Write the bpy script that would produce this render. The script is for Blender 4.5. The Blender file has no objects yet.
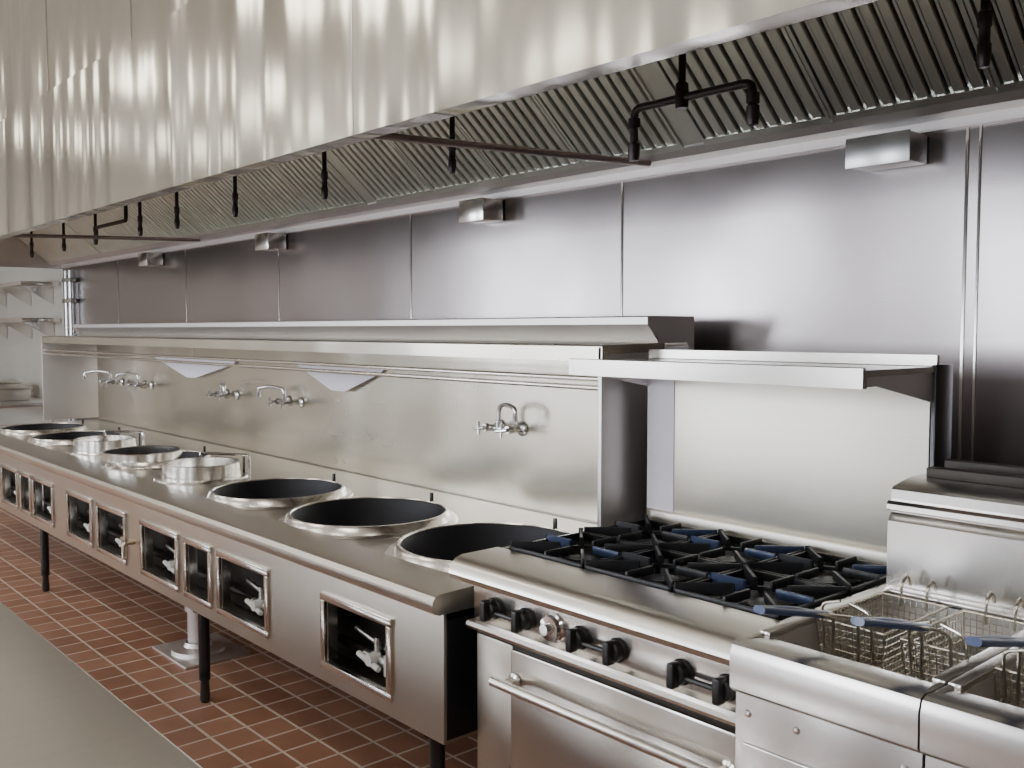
import bpy, bmesh, math, random
from mathutils import Vector, Matrix
random.seed(4)
S=bpy.context.scene
COL=S.collection

# ------------------------------------------------------------------ materials
def nmat(name):
    m=bpy.data.materials.new(name); m.use_nodes=True
    nt=m.node_tree; b=nt.nodes["Principled BSDF"]
    return m,nt,b
def plain(name,col,rough=.5,metal=0.,coat=0.,noise=0.08,scale=12):
    m,nt,b=nmat(name)
    tc=nt.nodes.new('ShaderNodeTexCoord'); n=nt.nodes.new('ShaderNodeTexNoise')
    n.inputs['Scale'].default_value=scale; n.inputs['Detail'].default_value=4
    nt.links.new(tc.outputs['Object'],n.inputs['Vector'])
    mx=nt.nodes.new('ShaderNodeMix'); mx.data_type='RGBA'
    mx.inputs[6].default_value=(*[c*(1-noise*2) for c in col],1)
    mx.inputs[7].default_value=(*[min(1,c*(1+noise*2)) for c in col],1)
    nt.links.new(n.outputs['Fac'],mx.inputs[0]); nt.links.new(mx.outputs[2],b.inputs['Base Color'])
    b.inputs['Roughness'].default_value=rough; b.inputs['Metallic'].default_value=metal
    b.inputs['Coat Weight'].default_value=coat
    return m
def steel(name,col=(.62,.6,.57),rough=.28,brush=(3,3,260),bstr=.008,wave=(1.2,1.2,.8),wstr=.15,wdist=.03,smudge=.05,cv=.04,wdet=.6):
    m,nt,b=nmat(name); L=nt.links.new; N=nt.nodes.new
    tc=N('ShaderNodeTexCoord')
    mp=N('ShaderNodeMapping'); mp.inputs['Scale'].default_value=brush
    L(tc.outputs['Object'],mp.inputs['Vector'])
    n1=N('ShaderNodeTexNoise'); n1.inputs['Scale'].default_value=1; n1.inputs['Detail'].default_value=3
    L(mp.outputs[0],n1.inputs['Vector'])
    mp2=N('ShaderNodeMapping'); mp2.inputs['Scale'].default_value=wave
    L(tc.outputs['Object'],mp2.inputs['Vector'])
    n2=N('ShaderNodeTexNoise'); n2.inputs['Scale'].default_value=1; n2.inputs['Detail'].default_value=wdet
    L(mp2.outputs[0],n2.inputs['Vector'])
    n3=N('ShaderNodeTexNoise'); n3.inputs['Scale'].default_value=1.7; n3.inputs['Detail'].default_value=3
    L(tc.outputs['Object'],n3.inputs['Vector'])
    b1=N('ShaderNodeBump'); b1.inputs['Strength'].default_value=wstr; b1.inputs['Distance'].default_value=wdist
    L(n2.outputs['Fac'],b1.inputs['Height'])
    b2=N('ShaderNodeBump'); b2.inputs['Strength'].default_value=bstr; b2.inputs['Distance'].default_value=.001
    L(n1.outputs['Fac'],b2.inputs['Height']); L(b1.outputs[0],b2.inputs['Normal'])
    L(b2.outputs[0],b.inputs['Normal'])
    r=N('ShaderNodeMapRange'); r.inputs[3].default_value=rough-smudge; r.inputs[4].default_value=rough+smudge
    L(n3.outputs['Fac'],r.inputs[0]); L(r.outputs[0],b.inputs['Roughness'])
    mx=N('ShaderNodeMix'); mx.data_type='RGBA'
    mx.inputs[6].default_value=(*[c*(1-cv) for c in col],1); mx.inputs[7].default_value=(*[min(1,c*(1+cv)) for c in col],1)
    L(n1.outputs['Fac'],mx.inputs[0]); L(mx.outputs[2],b.inputs['Base Color'])
    b.inputs['Metallic'].default_value=1
    return m

M_hood=steel('steel_hood_face',(.66,.635,.55),.17,(60,60,2),.008,(5.2,5.2,.45),1.0,.035,.04,.03,.3)
M_wall=steel('steel_wall_cladding',(.385,.35,.35),.25,(2,2,160),.02,(1.3,1.3,1.1),.45,.05,.05)
M_deck=steel('steel_wok_deck',(.78,.75,.69),.30,(6,500,500),.005,(1.8,1.8,1.8),.2,.03,.05)
M_front=steel('steel_wok_front',(.66,.63,.565),.31,(3,120,260),.01,(1.4,1.4,1.4),.12,.03,.03)
M_splash=steel('steel_backsplash',(.68,.64,.55),.26,(2,120,150),.01,(1.9,1.9,.8),.50,.05,.05)
M_riser=steel('steel_stove_riser',(.86,.82,.72),.46,(2,120,150),.01,(1.2,1.2,.8),.15,.04,.04)
M_stove=steel('steel_stove',(.66,.635,.59),.25,(5,500,500),.005,(2,2,2),.08,.02,.03)
M_fry=steel('steel_fryer',(.64,.615,.59),.26,(5,500,500),.005,(2,2,2),.08,.02,.03)
M_shield=steel('steel_side_shield',(.82,.79,.78),.45,(5,500,500),.005,(2,2,2),.08,.02,.03)
M_table=steel('steel_table',(.80,.79,.76),.32,(60,3,3),.01,(1,1,1),.10,.02,.04)
M_filter=steel('steel_baffle',(.93,.97,.91),.36,(60,3,3),.01,(3,3,3),.05,.02,.08)
M_galv=steel('galvanised_fitting',(.55,.56,.55),.3,(60,3,3),.01,(3,3,3),.05,.02,.08)
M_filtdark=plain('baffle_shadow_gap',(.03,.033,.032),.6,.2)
M_chrome=plain('chrome',(.75,.75,.77),.10,1.,noise=.02)
M_trim=plain('bright_trim_steel',(.80,.77,.73),.22,1.,noise=.03)
M_pipeblack=plain('black_iron_pipe',(.045,.036,.036),.38,.7)
M_pipebrown=plain('bronze_conduit',(.36,.29,.28),.35,.85)
M_black=plain('black_enamel',(.012,.012,.014),.3,.0,coat=.3)
M_cast=plain('cast_iron',(.018,.019,.022),.46,.2,coat=.05,noise=.2,scale=60)
M_castglint=plain('iron_blue_glint',(.032,.05,.11),.4,.3,coat=.2,noise=.2,scale=60)  # sky-blue glint on black iron, put into the base colour
M_wokblk=plain('wok_chamber_black',(.004,.004,.009),.55,.1)
M_knob=plain('knob_black',(.012,.012,.012),.35)
M_blue=plain('blue_grip_plastic',(.025,.06,.19),.35,coat=.3)
M_white=plain('valve_white',(.75,.75,.72),.4)
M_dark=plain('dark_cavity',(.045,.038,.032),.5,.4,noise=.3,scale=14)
M_paint=plain('painted_wall',(.42,.395,.35),.7,noise=.02,scale=3)
M_paint2=plain('painted_wall_front',(.36,.335,.295),.7,noise=.02,scale=3)
M_ceil=plain('ceiling_tile',(.55,.53,.48),.8,noise=.02,scale=8)
M_wire=plain('chrome_wire',(.82,.78,.68),.25,1.,noise=.03)
M_reflection=plain('white_reflection',(.90,.87,.97),.4,noise=.02)  # pale colour standing in for bright reflections on steel
M_brass=plain('worn_brass',(.62,.55,.42),.3,1.)
def emis(name,col,st):
    m,nt,b=nmat(name); b.inputs['Emission Color'].default_value=(*col,1); b.inputs['Emission Strength'].default_value=st
    b.inputs['Base Color'].default_value=(.8,.8,.8,1); return m
M_added_lamp=emis('added_lamp_diffuser',(1,.94,.82),8)

def floor_mat():
    m,nt,b=nmat('quarry_tile'); L=nt.links.new; N=nt.nodes.new
    tc=N('ShaderNodeTexCoord'); br=N('ShaderNodeTexBrick')
    br.offset=0; br.squash=1; br.inputs['Scale'].default_value=1
    br.inputs['Brick Width'].default_value=.155; br.inputs['Row Height'].default_value=.155
    br.inputs['Mortar Size'].default_value=.0065; br.inputs['Mortar Smooth'].default_value=.2
    br.inputs['Color1'].default_value=(.34,.165,.10,1); br.inputs['Color2'].default_value=(.45,.235,.15,1)
    br.inputs['Mortar'].default_value=(.72,.60,.50,1); br.inputs['Bias'].default_value=-.1
    L(tc.outputs['Object'],br.inputs['Vector'])
    n=N('ShaderNodeTexNoise'); n.inputs['Scale'].default_value=9; n.inputs['Detail'].default_value=6
    L(tc.outputs['Object'],n.inputs['Vector'])
    mx=N('ShaderNodeMix'); mx.data_type='RGBA'; mx.blend_type='MULTIPLY'; mx.inputs[0].default_value=.35
    L(br.outputs['Color'],mx.inputs[6]); L(n.outputs['Fac'],mx.inputs[7])
    L(mx.outputs[2],b.inputs['Base Color'])
    bp=N('ShaderNodeBump'); bp.inputs['Strength'].default_value=.5; bp.inputs['Distance'].default_value=.003; bp.invert=True
    L(br.outputs['Fac'],bp.inputs['Height']); L(bp.outputs[0],b.inputs['Normal'])
    b.inputs['Roughness'].default_value=.45
    return m
M_floor=floor_mat()

# ------------------------------------------------------------------ mesh builder
def empty(name):
    o=bpy.data.objects.new(name,None); o.empty_display_size=.1; COL.objects.link(o); return o
class B:
    def __init__(s): s.bm=bmesh.new()
    def box(s,x0,x1,y0,y1,z0,z1,bev=0,seg=2):
        r=bmesh.ops.create_cube(s.bm,size=1); vs=r['verts']
        for v in vs:
            v.co=Vector(((x0+x1)/2+v.co.x*(x1-x0),(y0+y1)/2+v.co.y*(y1-y0),(z0+z1)/2+v.co.z*(z1-z0)))
        if bev>0:
            es=list({e for v in vs for e in v.link_edges})
            bmesh.ops.bevel(s.bm,geom=es,offset=bev,segments=seg,affect='EDGES',profile=.5)
        return s
    def obox(s,c,half,rot,bev=0):
        r=bmesh.ops.create_cube(s.bm,size=2); vs=r['verts']
        for v in vs:
            v.co=Vector(c)+rot@Vector((v.co.x*half[0],v.co.y*half[1],v.co.z*half[2]))
        if bev>0:
            es=list({e for v in vs for e in v.link_edges})
            bmesh.ops.bevel(s.bm,geom=es,offset=bev,segments=2,affect='EDGES',profile=.5)
        return s
    def prism(s,prof,x0,x1):
        a=[s.bm.verts.new((x0,y,z)) for y,z in prof]; b=[s.bm.verts.new((x1,y,z)) for y,z in prof]
        n=len(prof)
        for i in range(n):
            s.bm.faces.new((a[i],a[(i+1)%n],b[(i+1)%n],b[i]))
        s.bm.faces.new(a[::-1]); s.bm.faces.new(b); return s
    def tube(s,pts,r,seg=12,fil=0,cap=True):
        P=[Vector(p) for p in pts]
        if fil>0 and len(P)>2:
            Q=[P[0]]
            for i in range(1,len(P)-1):
                a,b,c=P[i-1],P[i],P[i+1]
                d1=(a-b).normalized(); d2=(c-b).normalized()
                f=min(fil,(a-b).length*.45,(c-b).length*.45)
                p1=b+d1*f; p2=b+d2*f
                for k in range(6):
                    t=k/5; Q.append((1-t)**2*p1+2*t*(1-t)*b+t*t*p2)
            Q.append(P[-1]); P=Q
        rings=[]; u=None
        for i,p in enumerate(P):
            if i==0: t=P[1]-P[0]
            elif i==len(P)-1: t=P[-1]-P[-2]
            else: t=(P[i+1]-P[i]).normalized()+(P[i]-P[i-1]).normalized()
            t.normalize()
            if u is None:
                u=t.orthogonal().normalized()
            else:
                u=(u-t*u.dot(t)).normalized()
            w=t.cross(u)
            rings.append([s.bm.verts.new(p+r*(math.cos(2*math.pi*k/seg)*u+math.sin(2*math.pi*k/seg)*w)) for k in range(seg)])
        for a,b in zip(rings,rings[1:]):
            for k in range(seg): s.bm.faces.new((a[k],a[(k+1)%seg],b[(k+1)%seg],b[k]))
        if cap: s.bm.faces.new(rings[0][::-1]); s.bm.faces.new(rings[-1])
        return s
    def lathe(s,c,prof,seg=64,axis='z'):
        rings=[]
        for r,h in prof:
            if r<1e-6:
                v=s.bm.verts.new(s._ax(c,0,0,h,axis)); rings.append([v])
            else:
                rings.append([s.bm.verts.new(s._ax(c,r*math.cos(2*math.pi*k/seg),r*math.sin(2*math.pi*k/seg),h,axis)) for k in range(seg)])
        for a,b in zip(rings,rings[1:]):
            for k in range(seg):
                k2=(k+1)%seg
                if len(a)==1 and len(b)==1: continue
                if len(a)==1: s.bm.faces.new((a[0],b[k2],b[k]))
                elif len(b)==1: s.bm.faces.new((a[k],a[k2],b[0]))
                else: s.bm.faces.new((a[k],a[k2],b[k2],b[k]))
        return s
    def _ax(s,c,a,b,h,axis):
        if axis=='z': return (c[0]+a,c[1]+b,c[2]+h)
        if axis=='y': return (c[0]+a,c[1]+h,c[2]+b)
        return (c[0]+h,c[1]+a,c[2]+b)
    def cell(s,x0,x1,y0,y1,cx,cy,R,z,n=64):
        inner=[];outer=[]
        for k in range(n):
            t=2*math.pi*k/n; dx,dy=math.cos(t),math.sin(t)
            inner.append([cx+R*dx,cy+R*dy])
            c=[]
            if dx>1e-9: c.append((x1-cx)/dx)
            if dx<-1e-9: c.append((x0-cx)/dx)
            if dy>1e-9: c.append((y1-cy)/dy)
            if dy<-1e-9: c.append((y0-cy)/dy)
            q=min(c); outer.append([cx+q*dx,cy+q*dy])
        for X,Y in ((x0,y0),(x1,y0),(x0,y1),(x1,y1)):
            k=round(math.atan2(Y-cy,X-cx)/(2*math.pi)*n)%n; outer[k]=[X,Y]
        I=[s.bm.verts.new((a,b,z)) for a,b in inner]; O=[s.bm.verts.new((a,b,z)) for a,b in outer]
        for k in range(n): s.bm.faces.new((I[k],O[k],O[(k+1)%n],I[(k+1)%n]))
        return s
    def done(s,name,mat,parent=None,ang=35):
        bm=s.bm
        bmesh.ops.recalc_face_normals(bm,faces=bm.faces[:])
        for f in bm.faces: f.smooth=True
        for e in bm.edges:
            if len(e.link_faces)==2:
                if e.calc_face_angle(0)>math.radians(ang): e.smooth=False
        me=bpy.data.meshes.new(name); bm.to_mesh(me); bm.free()
        me.materials.append(mat)
        o=bpy.data.objects.new(name,me); COL.objects.link(o)
        if parent: o.parent=parent
        return o

# ------------------------------------------------------------------ room shell
YB=2.95; CZ=3.8; XL=-13.0; XR=3.0; YF=-4.0
B().box(XL-.1,XR+.1,YF-.1,YB+.2,-.1,0).done('floor',M_floor)
B().box(XL-.1,XR+.1,YF-.1,YB+.2,CZ,CZ+.1).done('ceiling',M_ceil)
B().box(XL-.1,XR+.1,YB,YB+.1,0,CZ).done('wall_back',M_paint)
B().box(XL-.1,XL,YF,YB,0,CZ).done('wall_left',M_paint)
B().box(XR,XR+.1,YF,YB,0,CZ).done('wall_right',M_paint2)
wins=[(-11.5,-9.3),(-8.0,-6.2),(-4.4,-3.0),(-1.1,-.3)]
w=B(); w.box(XL,XR,YF-.1,YF,0,1.1); w.box(XL,XR,YF-.1,YF,2.9,CZ)
xs=[XL]+[v for p in wins for v in p]+[XR]
for i in range(0,len(xs),2): w.box(xs[i],xs[i+1],YF-.1,YF,1.1,2.9)
w.done('wall_front',M_paint2)
for i,(a,b) in enumerate(wins):
    f=B(); t=.05
    f.box(a,b,YF-.08,YF+.02,1.1,1.1+t); f.box(a,b,YF-.08,YF+.02,2.9-t,2.9)
    f.box(a,a+t,YF-.08,YF+.02,1.1+t,2.9-t); f.box(b-t,b,YF-.08,YF+.02,1.1+t,2.9-t)
    f.box((a+b)/2-.02,(a+b)/2+.02,YF-.07,YF+.01,1.1+t,2.9-t)
    f.done('window_%d'%(i+1),M_trim)
    l=bpy.data.lights.new('window_daylight','AREA'); l.shape='RECTANGLE'; l.size=b-a; l.size_y=1.8; l.energy=88*(b-a); l.color=(.86,.91,1)
    o=bpy.data.objects.new('window_daylight',l); COL.objects.link(o); o.location=((a+b)/2,YF-.15,2.0)
    o.rotation_euler=(math.radians(90),0,0)
for k,x in enumerate((-11.2,-8.2,-5.2,-2.2,.8)):  # unseen ceiling fixtures, added to light the room and the steel
    for y in (-.3,-2.5):
        g=empty('added_ceiling_light')
        f=B(); f.box(x-.62,x+.62,y-.32,y-.29,CZ-.05,CZ); f.box(x-.62,x+.62,y+.29,y+.32,CZ-.05,CZ)
        f.box(x-.62,x-.59,y-.29,y+.29,CZ-.05,CZ); f.box(x+.59,x+.62,y-.29,y+.29,CZ-.05,CZ)
        f.done('housing',M_white,g)
        B().box(x-.59,x+.59,y-.29,y+.29,CZ-.035,CZ-.002).done('added_diffuser',M_added_lamp,g)

# wall cladding
seams=[-2.63,-4.11,-5.56,-7.02,-8.47]
g=empty('stainless_wall_cladding')
B().box(-10.0,2.2,YB-.02,YB-.001,0.1,2.30).done('sheet',M_wall,g)
t=B()
for x in seams+[-1.252,.2,1.6,-9.95]:
    t.box(x-.005,x+.005,YB-.024,YB-.019,.1,2.30,.0015)
t.box(-1.218,-1.210,YB-.024,YB-.019,.1,2.30,.0015)
t.done('seam_strips',M_trim,g)
B().box(-10,2.2,YB-.035,YB-.0,0,.1).done('baseboard_back',M_floor)

# ------------------------------------------------------------------ hood
HX0,HX1=-10.0,1.6; HYF=1.52
g=empty('exhaust_hood'); HOOD=g
f=B(); f.prism([(HYF,2.19),(HYF+.07,2.19),(HYF+.07,2.225),(HYF+.055,2.225),(HYF+.055,2.205),(HYF+.015,2.205),(HYF+.015,2.86),(HYF,2.86)],HX0,HX1)
f.done('front_face',M_hood,g)
f=B(); f.box(HX0,HX1,HYF+.012,HYF+.03,2.868,CZ)
f.done('enclosure_panel',M_hood,g)
t=B()
for x in (-9.0,-7.8,-6.6,-5.4,-4.2,-3.0,-1.8,-.6,.6):
    t.box(x-.004,x+.004,HYF+.008,HYF+.013,2.87,CZ)
for x in (-2.42,-6.46):
    t.box(x-.002,x+.002,HYF-.0015,HYF+.001,2.195,2.86)
t.done('enclosure_seams',M_stove,g)
f=B()
f.box(HX0,HX0+.02,HYF+.02,YB-.02,2.22,CZ-.01); f.box(HX1-.02,HX1,HYF+.02,YB-.02,2.22,CZ-.01)
f.box(HX0+.02,HX1-.02,HYF+.03,YB-.02,2.88,2.90)
f.done('end_and_top_panels',M_fry,g)
f=B(); f.prism([(YB-.02,2.255),(YB-.14,2.255),(YB-.17,2.28),(YB-.17,2.30),(YB-.155,2.30),(YB-.155,2.285),(YB-.13,2.27),(YB-.02,2.27)],HX0+.02,HX1-.02)
f.prism([(YB-.02,2.225),(YB-.045,2.225),(YB-.045,2.255),(YB-.02,2.255)],HX0+.02,HX1-.02)
f.done('grease_trough',M_shield,g)
y0,z0=YB-.155,2.29; y1,z1=2.12,2.86
d=Vector((0,y1-y0,z1-z0)); dn=Vector((0,d.z,-d.y)).normalized()*-1
if dn.z>0: dn=-dn
def P(x,s_,h): 
    p=Vector((0,y0,z0))+d*s_+dn*h; return (x,p.y,p.z)
fw=.50; bars=B(); frame=B(); back=B()
def quadstrip(bld,profile,s0,s1):
    a=[bld.bm.verts.new(P(x,s0,h)) for x,h in profile]; b=[bld.bm.verts.new(P(x,s1,h)) for x,h in profile]
    for i in range(len(profile)-1): bld.bm.faces.new((a[i],a[i+1],b[i+1],b[i]))
def slab(bld,x0,x1,s0,s1,h0,h1):
    vs=[[bld.bm.verts.new(P(x,s_,h)) for x in (x0,x1)] for s_ in (s0,s1) for h in (h0,h1)]
    a,b,c,e=vs
    for q in ((a[0],a[1],b[1],b[0]),(c[0],c[1],e[1],e[0]),(a[0],a[1],c[1],c[0]),(b[0],b[1],e[1],e[0]),(a[0],b[0],e[0],c[0]),(a[1],b[1],e[1],c[1])):
        bld.bm.faces.new(q)
x=HX0+.03; cnt=0
while x+fw<HX1:
    if cnt%4==3:
        slab(frame,x,x+.09,0,1,0,.012); x+=.09
    slab(frame,x+.002,x+.014,0,1,0,.02); slab(frame,x+fw-.014,x+fw-.002,0,1,0,.02)
    slab(frame,x+.014,x+fw-.014,0,.03,0,.02); slab(frame,x+.014,x+fw-.014,.97,1,0,.02)
    n=9; pw=(fw-.028)/n
    for i in range(n):
        a=x+.014+i*pw
        quadstrip(bars,[(a+.10*pw,-.004),(a+.12*pw,.014),(a+.16*pw,.016),(a+.62*pw,.016),(a+.66*pw,.014),(a+.68*pw,-.004)],.03,.97)
        quadstrip(bars,[(a+.80*pw,-.004),(a+.81*pw,.004),(a+.97*pw,.004),(a+.98*pw,-.004)],.03,.97)
    x+=fw; cnt+=1
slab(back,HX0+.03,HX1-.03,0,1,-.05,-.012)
bars.done('baffle_bars',M_filter,g,15); frame.done('filter_frames',M_filter,g); back.done('filter_plenum',M_filtdark,g)
for x,xb in ((-2.45,-2.38),(-6.5,-6.46)):
    B().tube([(x,HYF+.05,2.205),(xb,YB-.15,2.25)],.012).done('tie_bar',M_pipebrown,g)
g=empty('fire_suppression_piping')
t=B(); t.tube([(-9.9,2.2,2.72),(1.4,2.2,2.72)],.011)
for x in (-2.82,-3.74,-4.63,-5.38,-5.95,-6.77,-7.47,-8.3,-.91):
    t.tube([(x,2.2,2.72),(x,2.2,2.28)],.010)
    t.lathe((x,2.2,2.20),[(0,0),(.010,0),(.015,.02),(.015,.05),(.012,.055),(.012,.085),(.015,.09),(.015,.12),(.010,.125)],16)
    t.lathe((x,2.2,2.42),[(.010,0),(.018,.004),(.018,.04),(.010,.045)],16)
zz=2.285
t.tube([(-1.75,2.2,2.72),(-1.75,2.2,zz)],.011)
t.tube([(-1.93,2.2,2.15),(-1.93,2.2,zz),(-1.51,2.2,zz),(-1.51,2.2,2.17)],.012,fil=.03)
for (x,z) in ((-1.93,zz-.03),(-1.51,zz-.03)):
    t.lathe((x,2.2,z-.03),[(.012,0),(.018,.003),(.018,.03),(.012,.033)],16)
t.lathe((-1.75,2.2,zz-.03),[(0,0),(.018,0),(.02,.03),(.018,.07),(.012,.075)],16)
t.lathe((-1.93,2.2,2.13),[(0,0),(.015,0),(.018,.02),(.018,.05),(.012,.055)],16)
t.lathe((-1.51,2.2,2.17),[(0,0),(.015,0),(.018,.02),(.018,.05),(.012,.055)],16)
t.done('pipes',M_pipeblack,g)
t=B(); t.tube([(-6.05,2.15,2.42),(-6.05,2.15,2.3),(-6.6,2.15,2.3),(-6.6,2.15,2.25)],.012,fil=.02)
t.tube([(-6.05,2.15,2.42),(-6.05,2.2,2.72)],.012); t.done('branch_line',M_pipeblack,g)
for x,wd,h in ((-3.45,.17,.10),(-5.53,.17,.10),(-7.53,.17,.10),(-1.47,.20,.09)):
    b=B(); b.box(x-wd/2,x+wd/2,2.80,2.924,2.175-h/2,2.175+h/2,.006); 
    b.box(x-wd/2-.004,x+wd/2+.004,2.797,2.803,2.175-h/2-.003,2.175+h/2,.001); b.done('junction_box',M_trim if x<-2 else M_galv,HOOD)

# ------------------------------------------------------------------ wok range
WX0,WX1=-8.50,-2.15; WF=1.64; DZ=.85
g=empty('wok_range'); WR=g
f=B(); f.prism([(1.80,.852),(1.78,.866),(1.63,.862),(1.61,.856),(1.600,.842),(1.600,.818),(1.608,.806),(1.625,.80),(WF+.012,.80),(WF+.012,.78),(1.80,.78)],WX0,WX1)
f.done('front_rail',M_deck,g)
woks=[(-2.50,2.11,.31,'b'),(-3.25,2.10,.31,'b'),(-4.0,2.09,.29,'b'),(-4.78,2.06,.19,'s'),(-5.47,2.12,.25,'b'),(-6.25,2.06,.18,'s'),(-6.95,2.10,.28,'b'),(-7.75,2.10,.28,'b')]
bx=[WX1]
for a,b in zip(woks,woks[1:]): bx.append((a[0]+b[0])/2)
bx.append(WX0)
d_=B()
for i,(cx,cy,R,k) in enumerate(woks):
    d_.cell(bx[i+1],bx[i],1.80,2.74,cx,cy,R-.002 if k=='b' else R+.01,DZ)
bmesh.ops.remove_doubles(d_.bm,verts=d_.bm.verts[:],dist=.0005)
d_.done('deck',M_deck,g)
rim=B(); blk=B(); post=B()
for cx,cy,R,k in woks:
    if k=='b':
        rim.lathe((cx,cy,DZ),[(R+.055,.0),(R+.05,.005),(R+.028,.007),(R+.018,.030),(R+.010,.038),(R+.002,.038),(R-.001,.033)],72)
        blk.lathe((cx,cy,DZ),[(R-.001,.034),(R-.008,.02),(R-.015,-.02),(R-.06,-.12),(R-.12,-.2),(.07,-.25),(.06,-.20),(0,-.20)],72)
        post.box(cx-.007,cx+.007,cy+R+.0,cy+R+.013,DZ,DZ+.075,.003)
        for j in range(12):
            an=j*math.pi/6; blk.lathe((cx+.09*math.cos(an),cy+.09*math.sin(an),DZ-.22),[(.012,0),(.012,.05),(0,.05)],10)
    else:
        rim.lathe((cx,cy,DZ),[(R+.05,0),(R+.045,.008),(R+.008,.01),(R+.004,.078),(R,.082),(R-.006,.078),(R-.008,.0),(R-.02,-.05)],64)
        blk.lathe((cx,cy,DZ),[(R-.006,-.02),(R-.03,-.1),(.05,-.16),(0,-.14)],64)
        post.box(cx+R*.3,cx+R*.3+.012,cy+R+.01,cy+R+.02,DZ,DZ+.11,.003)
rim.done('wok_rings',M_trim,g); blk.done('burner_chambers',M_wokblk,g); post.done('pilot_posts',M_black,g)
r=B(); r.lathe((-5.42,1.99,DZ+.04),[(.205,0),(.215,.004),(.215,.045),(.208,.05),(.202,.045),(.205,0)],64); r.done('adapter_ring',M_trim,g)
r=B()
for cx in (-4.72,-6.18): r.tube([(cx+.2,2.2,DZ),(cx+.2,2.2,DZ+.13),(cx-.05,2.05,DZ+.13),(cx-.05,2.05,DZ+.10)],.007,10,fil=.02)
r.done('fill_spouts',M_chrome,g)
wz=(.492,.702)
win=[(-2.83,-2.41),(-3.66,-3.22),(-3.99,-3.72),(-4.50,-4.06),(-5.12,-4.70),(-5.62,-5.20),(-6.29,-5.88),(-6.57,-6.34),(-7.02,-6.64),(-7.75,-7.3),(-8.25,-7.95)]
win=[(a+.024,b-.024) for a,b in win]
f=B(); f.box(WX0,WX1,WF,WF+.01,.425,wz[0]); f.box(WX0,WX1,WF,WF+.01,wz[1],.80)
e=[WX1]
for a,b in win: e+= [b,a]
e.append(WX0)
for i in range(0,len(e),2): f.box(e[i+1],e[i],WF,WF+.01,wz[0],wz[1])
f.box(WX0,WX1,WF,2.72,.415,.425)
f.done('front_panel',M_front,g)
fr=B(); t=.026
for a,b in win:
    fr.box(a-t,b+t,WF-.012,WF+.004,wz[1],wz[1]+t,.003); fr.box(a-t,b+t,WF-.012,WF+.004,wz[0]-t,wz[0],.003)
    fr.box(a-t,a,WF-.012,WF+.004,wz[0],wz[1],.003); fr.box(b,b+t,WF-.012,WF+.004,wz[0],wz[1],.003)
    for (p,q) in ((a,a+.003),(b-.003,b)): fr.box(p,q,WF+.004,WF+.04,wz[0],wz[1])
fr.done('valve_window_frames',M_trim,g)
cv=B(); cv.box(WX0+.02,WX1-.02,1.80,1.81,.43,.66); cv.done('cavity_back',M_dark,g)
ep=B(); ep.box(WX1-.012,WX1,WF+.01,2.78,.425,.80); ep.done('end_panel',M_black,g)
ep=B(); ep.box(WX0,WX0+.012,WF+.01,2.78,.425,.80); ep.box(WX0,WX1,2.72,2.735,.425,.85); ep.done('rear_panels',M_front,g)
pp=B(); pp.tube([(WX0+.05,1.755,.52),(WX1-.05,1.755,.52)],.017); pv=B(); pw_=B()
for a,b in win:
    c=(a+b)/2
    if b-a>.3:
        pp.tube([(c+.06,1.755,.52),(c+.06,1.73,.62),(c+.06,1.77,.78)],.012,fil=.03)
        pv.tube([(c-.14,1.73,.60),(c+.10,1.73,.56)],.010)
        pv.tube([(c-.05,1.71,.535),(c+.08,1.71,.535)],.018); pv.tube([(c+.02,1.71,.53),(c+.02,1.71,.61)],.013)
        pw_.lathe((c+.02,1.70,.54),[(0,-.03),(.020,-.03),(.024,.01),(0,.012)],20,'y')
        pw_.tube([(c-.05,1.68,.545),(c+.07,1.68,.52)],.010)
        pw_.tube([(c+.09,1.70,.50),(c+.09,1.70,.565)],.012)
    else:
        pv.tube([(c,1.74,.47),(c,1.74,.69)],.010); pw_.lathe((c,1.715,.56),[(0,-.02),(.018,-.02),(.018,.02),(0,.02)],20,'y')
pp.done('gas_manifold',M_pipeblack,g); pv.done('valve_bodies',M_galv,g); pw_.done('valve_levers',M_white,g)
t=B(); t.tube([(-4.60,WF,.60),(-4.60,WF-.05,.60),(-4.60,WF-.05,.53)],.012,fil=.02); t.tube([(-4.63,WF-.05,.62),(-4.57,WF-.05,.62)],.008); t.done('drain_tap',M_brass,g)
lg=B(); ft=B()
for x in (-2.25,-3.93,-6.28,-8.35):
    for y in (1.69,2.62):
        lg.lathe((x,y,0),[(.024,.10),(.024,.42)],20); lg.lathe((x,y,0),[(.045,.405),(.045,.425)],20)
        ft.lathe((x,y,0),[(0,0),(.018,0),(.022,.02),(.018,.10),(.024,.11),(.024,.14)],20)
lg.done('legs',M_black,g); ft.done('feet',M_black,g)
BX0,BX1=-8.47,-2.17
f=B(); f.box(BX0,BX1,2.74,2.75,.845,1.56); f.done('backsplash',M_splash,g)
f=B()
f.box(BX1,BX1+.018,2.30,2.76,.87,1.565,.003); f.box(BX0-.018,BX0,2.30,2.76,.87,1.565,.003)
f.done('side_shields',M_shield,g)
f=B(); f.prism([(2.30,1.515),(2.30,1.565),(2.31,1.57),(2.62,1.575),(2.62,1.545),(2.31,1.54),(2.31,1.515)],BX0,BX1+.02)
f.done('overshelf',M_splash,g)
f=B(); f.prism([(2.60,1.575),(2.54,1.64),(2.54,1.665),(2.56,1.67),(2.80,1.67),(2.80,.45),(2.76,.45),(2.76,1.575)],BX0+.02,BX1+.01)
f.done('flue_riser',M_shield,g)
f=B(); f.prism([(2.60,1.585),(2.585,1.605),(2.58,1.60),(2.595,1.58)],BX0+.02,BX1+.01); f.done('riser_fold',M_trim,g)
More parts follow.
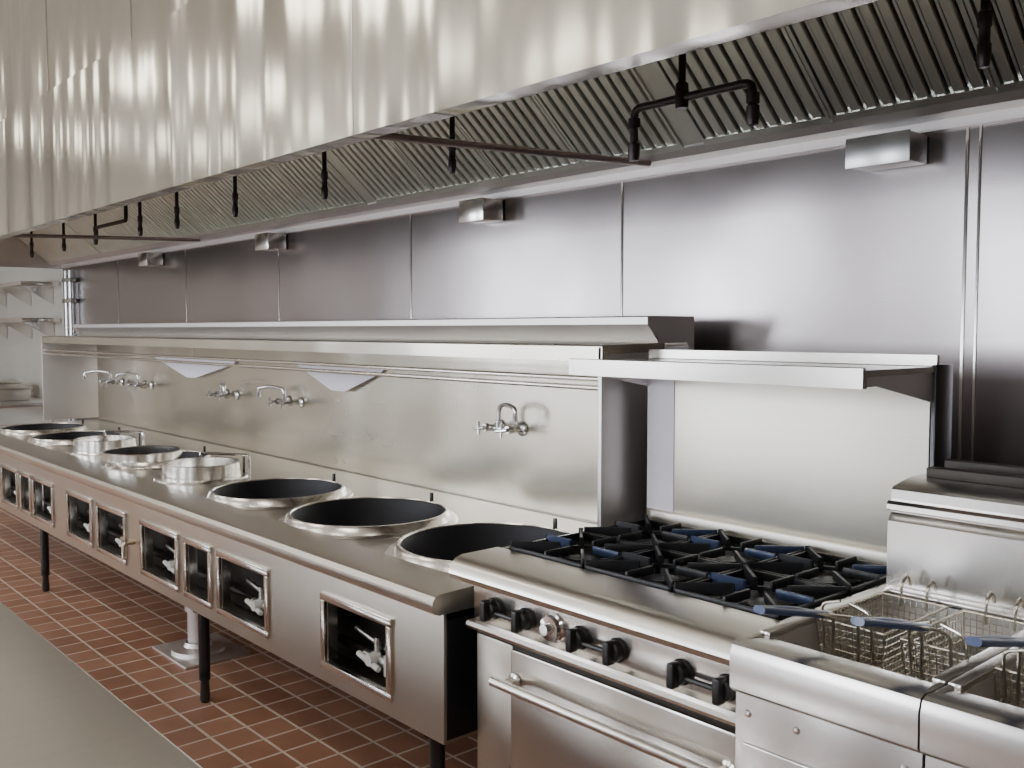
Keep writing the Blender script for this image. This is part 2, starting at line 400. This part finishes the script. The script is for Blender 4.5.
f=B(); f.tube([(BX0,2.32,1.456),(BX1,2.32,1.456)],.009); f.tube([(BX0,2.32,1.426),(BX1,2.32,1.426)],.009)
f.done('water_rail',M_trim,g)
f=B()
for a,b in ((-7.2,-5.75),(-5.0,-4.05)):  # white flaps imitating bright reflections in the backsplash steel
    c=(a+b)/2
    vs=[f.bm.verts.new(p) for p in ((a,2.725,1.43),(b,2.725,1.43),(b-.05,2.722,1.395),(c+.12,2.70,1.29),(c-.02,2.70,1.29))]
    f.bm.faces.new(vs)
f.done('backsplash_reflections',M_reflection,g)
def faucet(x,z,swing,hh=.0):
    g=empty('wall_faucet'); y=2.738
    t=B()
    for dx in (-.075,.075):
        t.lathe((x+dx,y,z),[(.032,0),(.032,-.006),(.024,-.014),(.013,-.018),(.013,-.06)],20,'y')
        t.lathe((x+dx,y-.07,z),[(0,-.02),(.017,-.02),(.019,0),(.015,.02),(0,.025)],16,'y')
        t.tube([(x+dx,y-.09,z),(x+dx,y-.125,z-.004)],.009,10)
        t.tube([(x+dx-.035,y-.122,z-.006),(x+dx+.035,y-.122,z+.004)],.006,10)
        t.tube([(x+dx,y-.122,z-.03),(x+dx,y-.122,z+.03)],.006,10)
    t.tube([(x-.085,y-.07,z),(x+.085,y-.07,z)],.014,16)
    t.tube([(x,y-.07,z),(x,y-.07,z+.03)],.015,16)
    sx,sy=swing
    t.tube([(x,y-.07,z+.03),(x,y-.07,z+.075+hh),(x+sx*.5,y-.07+sy*.5,z+.09+hh),(x+sx,y-.07+sy,z+.075+hh),(x+sx,y-.07+sy,z+.035+hh)],.010,14,fil=.03)
    t.lathe((x+sx,y-.07+sy,z+.02+hh),[(.008,0),(.012,.002),(.012,.02),(.009,.022)],14)
    t.done('body',M_chrome,g)
faucet(-3.10,1.195,(.13,-.02),.02); faucet(-5.02,1.20,(-.20,-.06)); faucet(-5.86,1.20,(.26,-.10)); faucet(-7.32,1.20,(-.18,-.10)); faucet(-7.95,1.20,(-.12,-.16))
t=B(); t.box(-4.78,-4.36,1.78,2.12,.0,.012,.003); t.lathe((-4.56,1.93,.012),[(.13,0),(.125,.02),(.07,.03),(.06,.05)],32); t.lathe((-4.56,1.93,.06),[(.05,0),(.05,.355)],32); t.lathe((-4.56,1.93,.22),[(.05,0),(.062,.003),(.062,.03),(.05,.033)],32)
t.done('drain_standpipe',M_shield,WR)

# ------------------------------------------------------------------ six burner range
SX0,SX1=-2.08,-1.125; SF=1.70; SB=2.46
g=empty('gas_stove')
f=B(); f.box(SX0,SX1,SF+.01,SB,.14,.90,.004); f.done('body',M_stove,g)
f=B(); f.prism([(1.80,.978),(1.795,.985),(1.66,.985),(1.635,.978),(1.618,.962),(1.612,.94),(1.618,.925),(1.64,.915),(1.70,.905),(1.80,.905)],SX0-.01,SX1+.005)
f.done('bullnose',M_deck,g)
f=B(); f.box(SX0,SX0+.02,1.80,SB,.90,.985,.003); f.box(SX1-.02,SX1,1.80,SB,.90,.985,.003); f.box(SX0,SX1,SB-.04,SB,.90,.985,.003); f.done('top_rim',M_stove,g)
B().box(SX0+.02,SX1-.02,1.80,SB-.04,.90,.925).done('drip_tray',M_cast,g)
B().box(SX0+.005,SX1-.005,SF-.008,SF+.012,.795,.905,.002).done('control_panel',M_stove,g)
f=B(); f.prism([(SF+.01,.775),(SF-.03,.775),(SF-.035,.785),(SF-.03,.795),(SF+.01,.795)],SX0,SX1); f.done('panel_ledge',M_trim,g)
f=B(); f.box(SX0+.175,SX1-.02,SF-.022,SF+.01,.20,.755,.008); f.done('oven_door',M_stove,g)
f=B(); f.box(SX0+.012,SX0+.165,SF-.004,SF+.01,.18,.755,.003); f.done('door_jamb',M_front,g)
B().box(SX0+.01,SX1-.01,SF+.0,SF+.012,.14,.775).done('door_gap',M_dark,g)
f=B(); hz=.675; hy=SF-.075
f.tube([(SX0+.165,hy,hz),(SX1-.02,hy,hz)],.014,16)
for x in (SX0+.20,SX1-.06): f.tube([(x,SF-.02,hz),(x,hy,hz)],.012,12); f.lathe((x,SF-.024,hz),[(.02,0),(.02,-.008),(.012,-.012)],16,'y')
f.done('door_handle',M_trim,g)
kn=B()
def knob(x,z):
    kn.lathe((x,SF-.008,z),[(.030,0),(.030,-.008),(.026,-.012),(.025,-.030),(.020,-.034),(0,-.034)],24,'y')
    kn.box(x-.010,x+.010,SF-.060,SF-.03,z-.029,z+.029,.005)
for x in (-1.98,-1.85,-1.645,-1.52,-1.325,-1.20): knob(x,.848)
kn.done('knobs',M_knob,g)
f=B(); f.lathe((-1.745,SF-.008,.849),[(.04,0),(.04,-.006),(.034,-.01),(.032,-.022),(.015,-.024),(.014,-.04),(0,-.04)],28,'y'); f.done('thermostat_dial',M_chrome,g)
f=B(); 
for x in (-1.915,-1.583,-1.262): f.tube([(x-.06,SF-.03,.842),(x+.06,SF-.03,.842)],.007,8)
f.done('pilot_tubes',M_knob,g)
lg=B()
for x in (SX0+.05,SX1-.05):
    for y in (SF+.06,SB-.06): lg.lathe((x,y,0),[(0,0),(.025,0),(.025,.06),(.02,.07),(.02,.14)],16)
lg.done('legs',M_trim,g)
gr=B(); bu=B(); gb=B(); gw=(SX1-SX0-.05)/3; gl=(SB-.04-1.805)/2
for i in range(3):
    for j in range(2):
        x0=SX0+.025+i*gw; x1=x0+gw-.006; y0_=1.808+j*gl; y1_=y0_+gl-.006
        cx,cy=(x0+x1)/2,(y0_+y1_)/2; zt=1.000
        for a,b,c,d2 in ((x0,x1,y0_,y0_+.010),(x0,x1,y1_-.010,y1_),(x0,x0+.010,y0_,y1_),(x1-.010,x1,y0_,y1_)):
            gr.box(a,b,c,d2,zt-.030,zt-.008,.003)
        for k in range(8):
            an=k*math.pi/4
            dx,dy=math.cos(an),math.sin(an)
            ro=min(abs((gw/2-.006)/dx) if abs(dx)>.01 else 9,abs((gl/2-.006)/dy) if abs(dy)>.01 else 9)
            ri=.045 if k%2==0 else .065
            rot=Matrix.Rotation(an,3,'Z'); mid=(ro+ri)/2
            tgt=gb if (k in (0,4) and (i+j)%2==0) or (k==1 and j==1) else gr
            tgt.obox((cx+dx*mid,cy+dy*mid,zt-.010),((ro-ri)/2,.0045,.012),rot,.003)
        gr.lathe((cx,cy,zt-.034),[(.085,0),(.094,0),(.094,.010),(.085,.010),(.085,0)],24)
        for sx in (-1,1):
            for sy in (-1,1): gr.box(cx+sx*(gw/2-.03)-.006,cx+sx*(gw/2-.03)+.006,cy+sy*(gl/2-.03)-.006,cy+sy*(gl/2-.03)+.006,.925,zt-.02,.002)
        bu.lathe((cx,cy,.925),[(.07,0),(.065,.02),(.045,.025),(.045,.035),(.02,.04),(0,.04)],28)
gr.done('grates',M_cast,g); gb.done('grate_bars_blue_glint',M_castglint,g); bu.done('burners',M_cast,g)  # some bars coloured blue to imitate glints of sky
f=B(); f.box(SX0+.0,SX1,SB-.012,SB,.985,1.50,.002); f.box(SX0+.03,SX1-.01,SB-.03,SB-.012,.985,1.02,.004); f.done('back_riser',M_riser,g)
f=B(); f.box(SX0+.004,SX0+.115,SB-.0145,SB-.0125,1.022,1.475); f.done('riser_reflection_strip',M_reflection,g)  # white strip imitating the window's reflection in the riser
f=B(); f.box(SX0,SX1+.002,SB+.0,SB+.09,.14,1.53,.003); f.done('riser_housing',M_shield,g)
f=B(); f.box(SX1+.002,SX1+.014,SB-.01,SB+.09,.14,1.53,.002); f.done('riser_side_cover',M_black,g)
f=B(); f.prism([(2.08,1.482),(2.08,1.53),(2.09,1.532),(2.095,1.525),(SB,1.525),(SB,1.555),(SB+.015,1.555),(SB+.015,1.51),(2.10,1.51),(2.10,1.482)],SX0-.005,SX1+.01)
f.done('high_shelf',M_stove,g)
f=B()
for x in (SX0,SX1-.002):
    f.prism([(2.10,1.51),(SB,1.51),(SB,1.43),(2.16,1.485),(2.10,1.485)],x,x+.006)
f.done('shelf_brackets',M_shield,g)

# ------------------------------------------------------------------ fryers
FF=1.555; FW=.385
def basket(g,xc,y0,y1,ztop,zbot,grip):
    w=B(); wd=.155; x0,x1=xc-wd/2,xc+wd/2; r=.0032
    inset=.012
    def wire(a,b,rr=.0014): w.tube([a,b],rr,4,cap=False)
    rim_=[(x0,y0,ztop),(x1,y0,ztop),(x1,y1,ztop),(x0,y1,ztop)]
    bot=[(x0+inset,y0+inset,zbot),(x1-inset,y0+inset,zbot),(x1-inset,y1-inset,zbot),(x0+inset,y1-inset,zbot)]
    for q in (rim_,bot):
        for i in range(4): w.tube([q[i],q[(i+1)%4]],r,8)
    mid=[tuple((a+b)/2 for a,b in zip(p,q)) for p,q in zip(rim_,bot)]
    for i in range(4): w.tube([mid[i],mid[(i+1)%4]],.0022,6); w.tube([rim_[i],bot[i]],.0025,6)
    lerp=lambda a,b,t:tuple(p+(q-p)*t for p,q in zip(a,b))
    for i in range(4):
        a,b=rim_[i],rim_[(i+1)%4]; c,d2=bot[i],bot[(i+1)%4]
        n=int((Vector(a)-Vector(b)).length/.014)
        for k in range(1,n): wire(lerp(a,b,k/n),lerp(c,d2,k/n))
        for k in range(1,8): wire(lerp(a,c,k/8),lerp(b,d2,k/8))
    n=int((y1-y0)/.014)
    for k in range(1,n): wire(lerp(bot[0],bot[3],k/n),lerp(bot[1],bot[2],k/n))
    for k in range(1,10): wire(lerp(bot[0],bot[1],k/10),lerp(bot[3],bot[2],k/10))
    (ya,za),(yb,zb)=grip
    for s_ in (-1,1):
        w.tube([(xc+s_*.03,y0+.01,zbot),(xc+s_*.03,y0-.010,zbot+.01),(xc+s_*.028,y0-.015,za-.02),(xc+s_*.010,ya,za),(xc+s_*.006,yb+.03,zb-.004)],.004,8,fil=.02)
        w.tube([(xc+s_*.055,y0,ztop-.06),(xc+s_*.055,y0-.015,ztop+.04),(xc+s_*.01,y0-.02,ztop+.055)],.0035,8,fil=.015)
        w.tube([(xc+s_*.03,y1,ztop-.02),(xc+s_*.03,y1,ztop+.03),(xc+s_*.03,y1+.03,ztop+.05),(xc+s_*.03,y1+.045,ztop+.02)],.0035,8,fil=.015)
    w.done('fry_basket_wire',M_wire,g)
    h=B()
    h.tube([(xc,ya,za),(xc,ya-.02,za+.003),(xc,(ya+yb)/2,(za+zb)/2+.004),(xc,yb,zb)],.008,12,fil=.03)
    h.tube([(xc-.006,ya,za),(xc-.006,yb,zb)],.007,12); h.tube([(xc+.006,ya,za),(xc+.006,yb,zb)],.007,12)
    h.done('blue_grip',M_blue,g)
def fryer(x0):
    g=empty('deep_fryer'); x1=x0+FW-.004; ZT=1.0
    f=B()
    f.box(x0,x1,FF+.02,FF+.032,.12,.90,.002)
    f.prism([(FF+.012,.90),(FF,.91),(FF-.002,.975),(FF+.006,.996),(FF+.02,ZT+.002),(FF+.10,ZT-.006),(FF+.10,.90)],x0,x1)
    f.box(x0,x0+.012,FF+.03,2.45,.12,ZT-.0,.002); f.box(x1-.012,x1,FF+.03,2.45,.12,ZT-.0,.002)
    f.box(x0+.012,x1-.012,2.44,2.45,.12,.99)
    f.box(x0,x0+.024,FF+.10,2.19,ZT-.012,ZT+.004,.003); f.box(x1-.024,x1,FF+.10,2.19,ZT-.012,ZT+.004,.003)
    f.box(x0+.02,x1-.02,2.15,2.19,ZT-.012,ZT+.004,.003)
    f.done('cabinet',M_fry,g)
    t=B(); a,b,c,d2=x0+.022,x1-.022,FF+.10,2.15
    t.box(a-.004,a,c,d2,.80,ZT-.005); t.box(b,b+.004,c,d2,.80,ZT-.005); t.box(a,b,c-.004,c,.80,ZT-.01); t.box(a,b,d2,d2+.004,.80,ZT-.005); t.box(a-.004,b+.004,c,d2,.795,.80)
    t.box(a,b,c,c+.03,.94,.945); t.box(a,b,d2-.05,d2,.94,.945)
    for k in range(4):
        xx=a+(k+.5)*(b-a)/4; t.tube([(xx,c+.01,.83),(xx,d2-.01,.83)],.025,16)
    t.done('tank',M_shield,g)
    h=B(); h.prism([(2.19,1.0),(2.19,1.16),(2.205,1.18),(2.205,1.235),(2.215,1.242),(2.30,1.255),(2.45,1.255),(2.45,1.0)],x0,x1); h.done('flue_box',M_fry,g)
    h=B(); h.box(x0+.03,x1,2.32,2.36,1.255,1.28,.003); h.box(x0+.03,x1,2.42,2.45,1.255,1.29,.003); h.done('flue_cap',M_dark,g)
    h=B(); h.prism([(2.19,1.185),(2.182,1.19),(2.182,1.202),(2.19,1.21),(2.21,1.21),(2.21,1.185)],x0,x1); h.done('flue_hook_rail',M_trim,g)
    s_=B()
    for xx in (x0+.03,x1-.03,x0+.36*FW):
        s_.lathe((xx,FF+.02,.86),[(0,-.004),(.006,-.003),(.008,0)],14,'y')
    s_.box(x0+.02,x1-.02,FF+.014,FF+.022,.14,.80,.004)
    s_.done('door_and_screws',M_fry,g)
    lg=B()
    for xx in (x0+.05,x1-.05):
        for y in (FF+.08,2.38): lg.lathe((xx,y,0),[(0,0),(.025,0),(.025,.06),(.02,.07),(.02,.12)],16)
    lg.done('legs',M_trim,g)
    return g
x=-1.102
gA=fryer(x); gB=fryer(x+FW); gC=fryer(x+2*FW)
basket(gA,-1.0,1.83,2.12,1.0,.88,((1.73,1.045),(1.50,1.10)))
basket(gA,-.81,1.83,2.12,1.0,.88,((1.77,1.055),(1.51,1.12)))
basket(gB,-.62,1.80,2.10,1.0,.87,((1.76,1.075),(1.52,1.13)))
basket(gB,-.44,1.80,2.10,1.0,.87,((1.75,1.05),(1.50,1.10)))

# ------------------------------------------------------------------ foreground prep table
def prep_table(x0,x1,y0,y1,z):
    g=empty('prep_table')
    f=B(); f.box(x0,x1,y0,y1,z-.04,z,.012,4); f.done('top',M_table,g)
    f=B(); f.box(x0+.05,x1-.05,y0+.05,y1-.05,.24,.26,.004)
    for a in (x0+.07,x1-.07):
        for b in (y0+.07,y1-.07): f.lathe((a,b,0),[(0,0),(.015,0),(.02,.03),(.02,z-.045)],16)
    f.done('legs_and_shelf',M_trim,g)
prep_table(-6.0,-1.25,-.25,.672,.86)
prep_table(-12.8,-10.15,2.25,2.92,.90)
for z in (1.72,2.08):
    g=empty('wall_shelf'); f=B(); f.box(-12.7,-10.15,2.58,2.94,z-.02,z+.02,.005)
    for x in (-12.2,-11.2,-10.4): f.prism([(2.94,z-.02),(2.66,z-.02),(2.94,z-.2)],x-.008,x+.008)
    f.done('shelf',M_trim,g)
g=empty('food_containers')
f=B()
for i,x in enumerate((-12.4,-12.0,-11.5,-11.1,-10.7)):
    zt=1.02+.04*(i%2)
    f.box(x-.14,x+.14,2.45,2.75,.901,zt,.01); f.box(x-.155,x+.155,2.435,2.765,zt,zt+.015,.004)
f.done('containers',M_front,g)
g=empty('conduit_riser'); f=B()
for x in (-9.75,-9.62): f.tube([(x,2.885,.0),(x,2.885,2.19)],.022)
for z in (1.9,2.1,1.2): f.box(-9.82,-9.55,2.86,2.912,z-.02,z+.02,.004)
f.done('conduits',M_galv,g)

# ------------------------------------------------------------------ world, camera
W=bpy.data.worlds.new('world'); S.world=W; W.use_nodes=True
bg=W.node_tree.nodes['Background']; bg.inputs[0].default_value=(.75,.85,1,1); bg.inputs[1].default_value=1.5
cd=bpy.data.cameras.new('camera'); cam=bpy.data.objects.new('camera',cd); COL.objects.link(cam); S.camera=cam
cd.sensor_width=36; cd.lens=950/1024*36; cd.clip_start=.02
cam.location=(0,0,1.62)
p=math.atan(54/950)
fwd=Vector((-.749*math.cos(p),.663*math.cos(p),-math.sin(p)))
cam.rotation_euler=fwd.to_track_quat('-Z','Y').to_euler()
S.view_settings.view_transform='AgX'; S.view_settings.look='AgX - Base Contrast'; S.view_settings.exposure=0.0
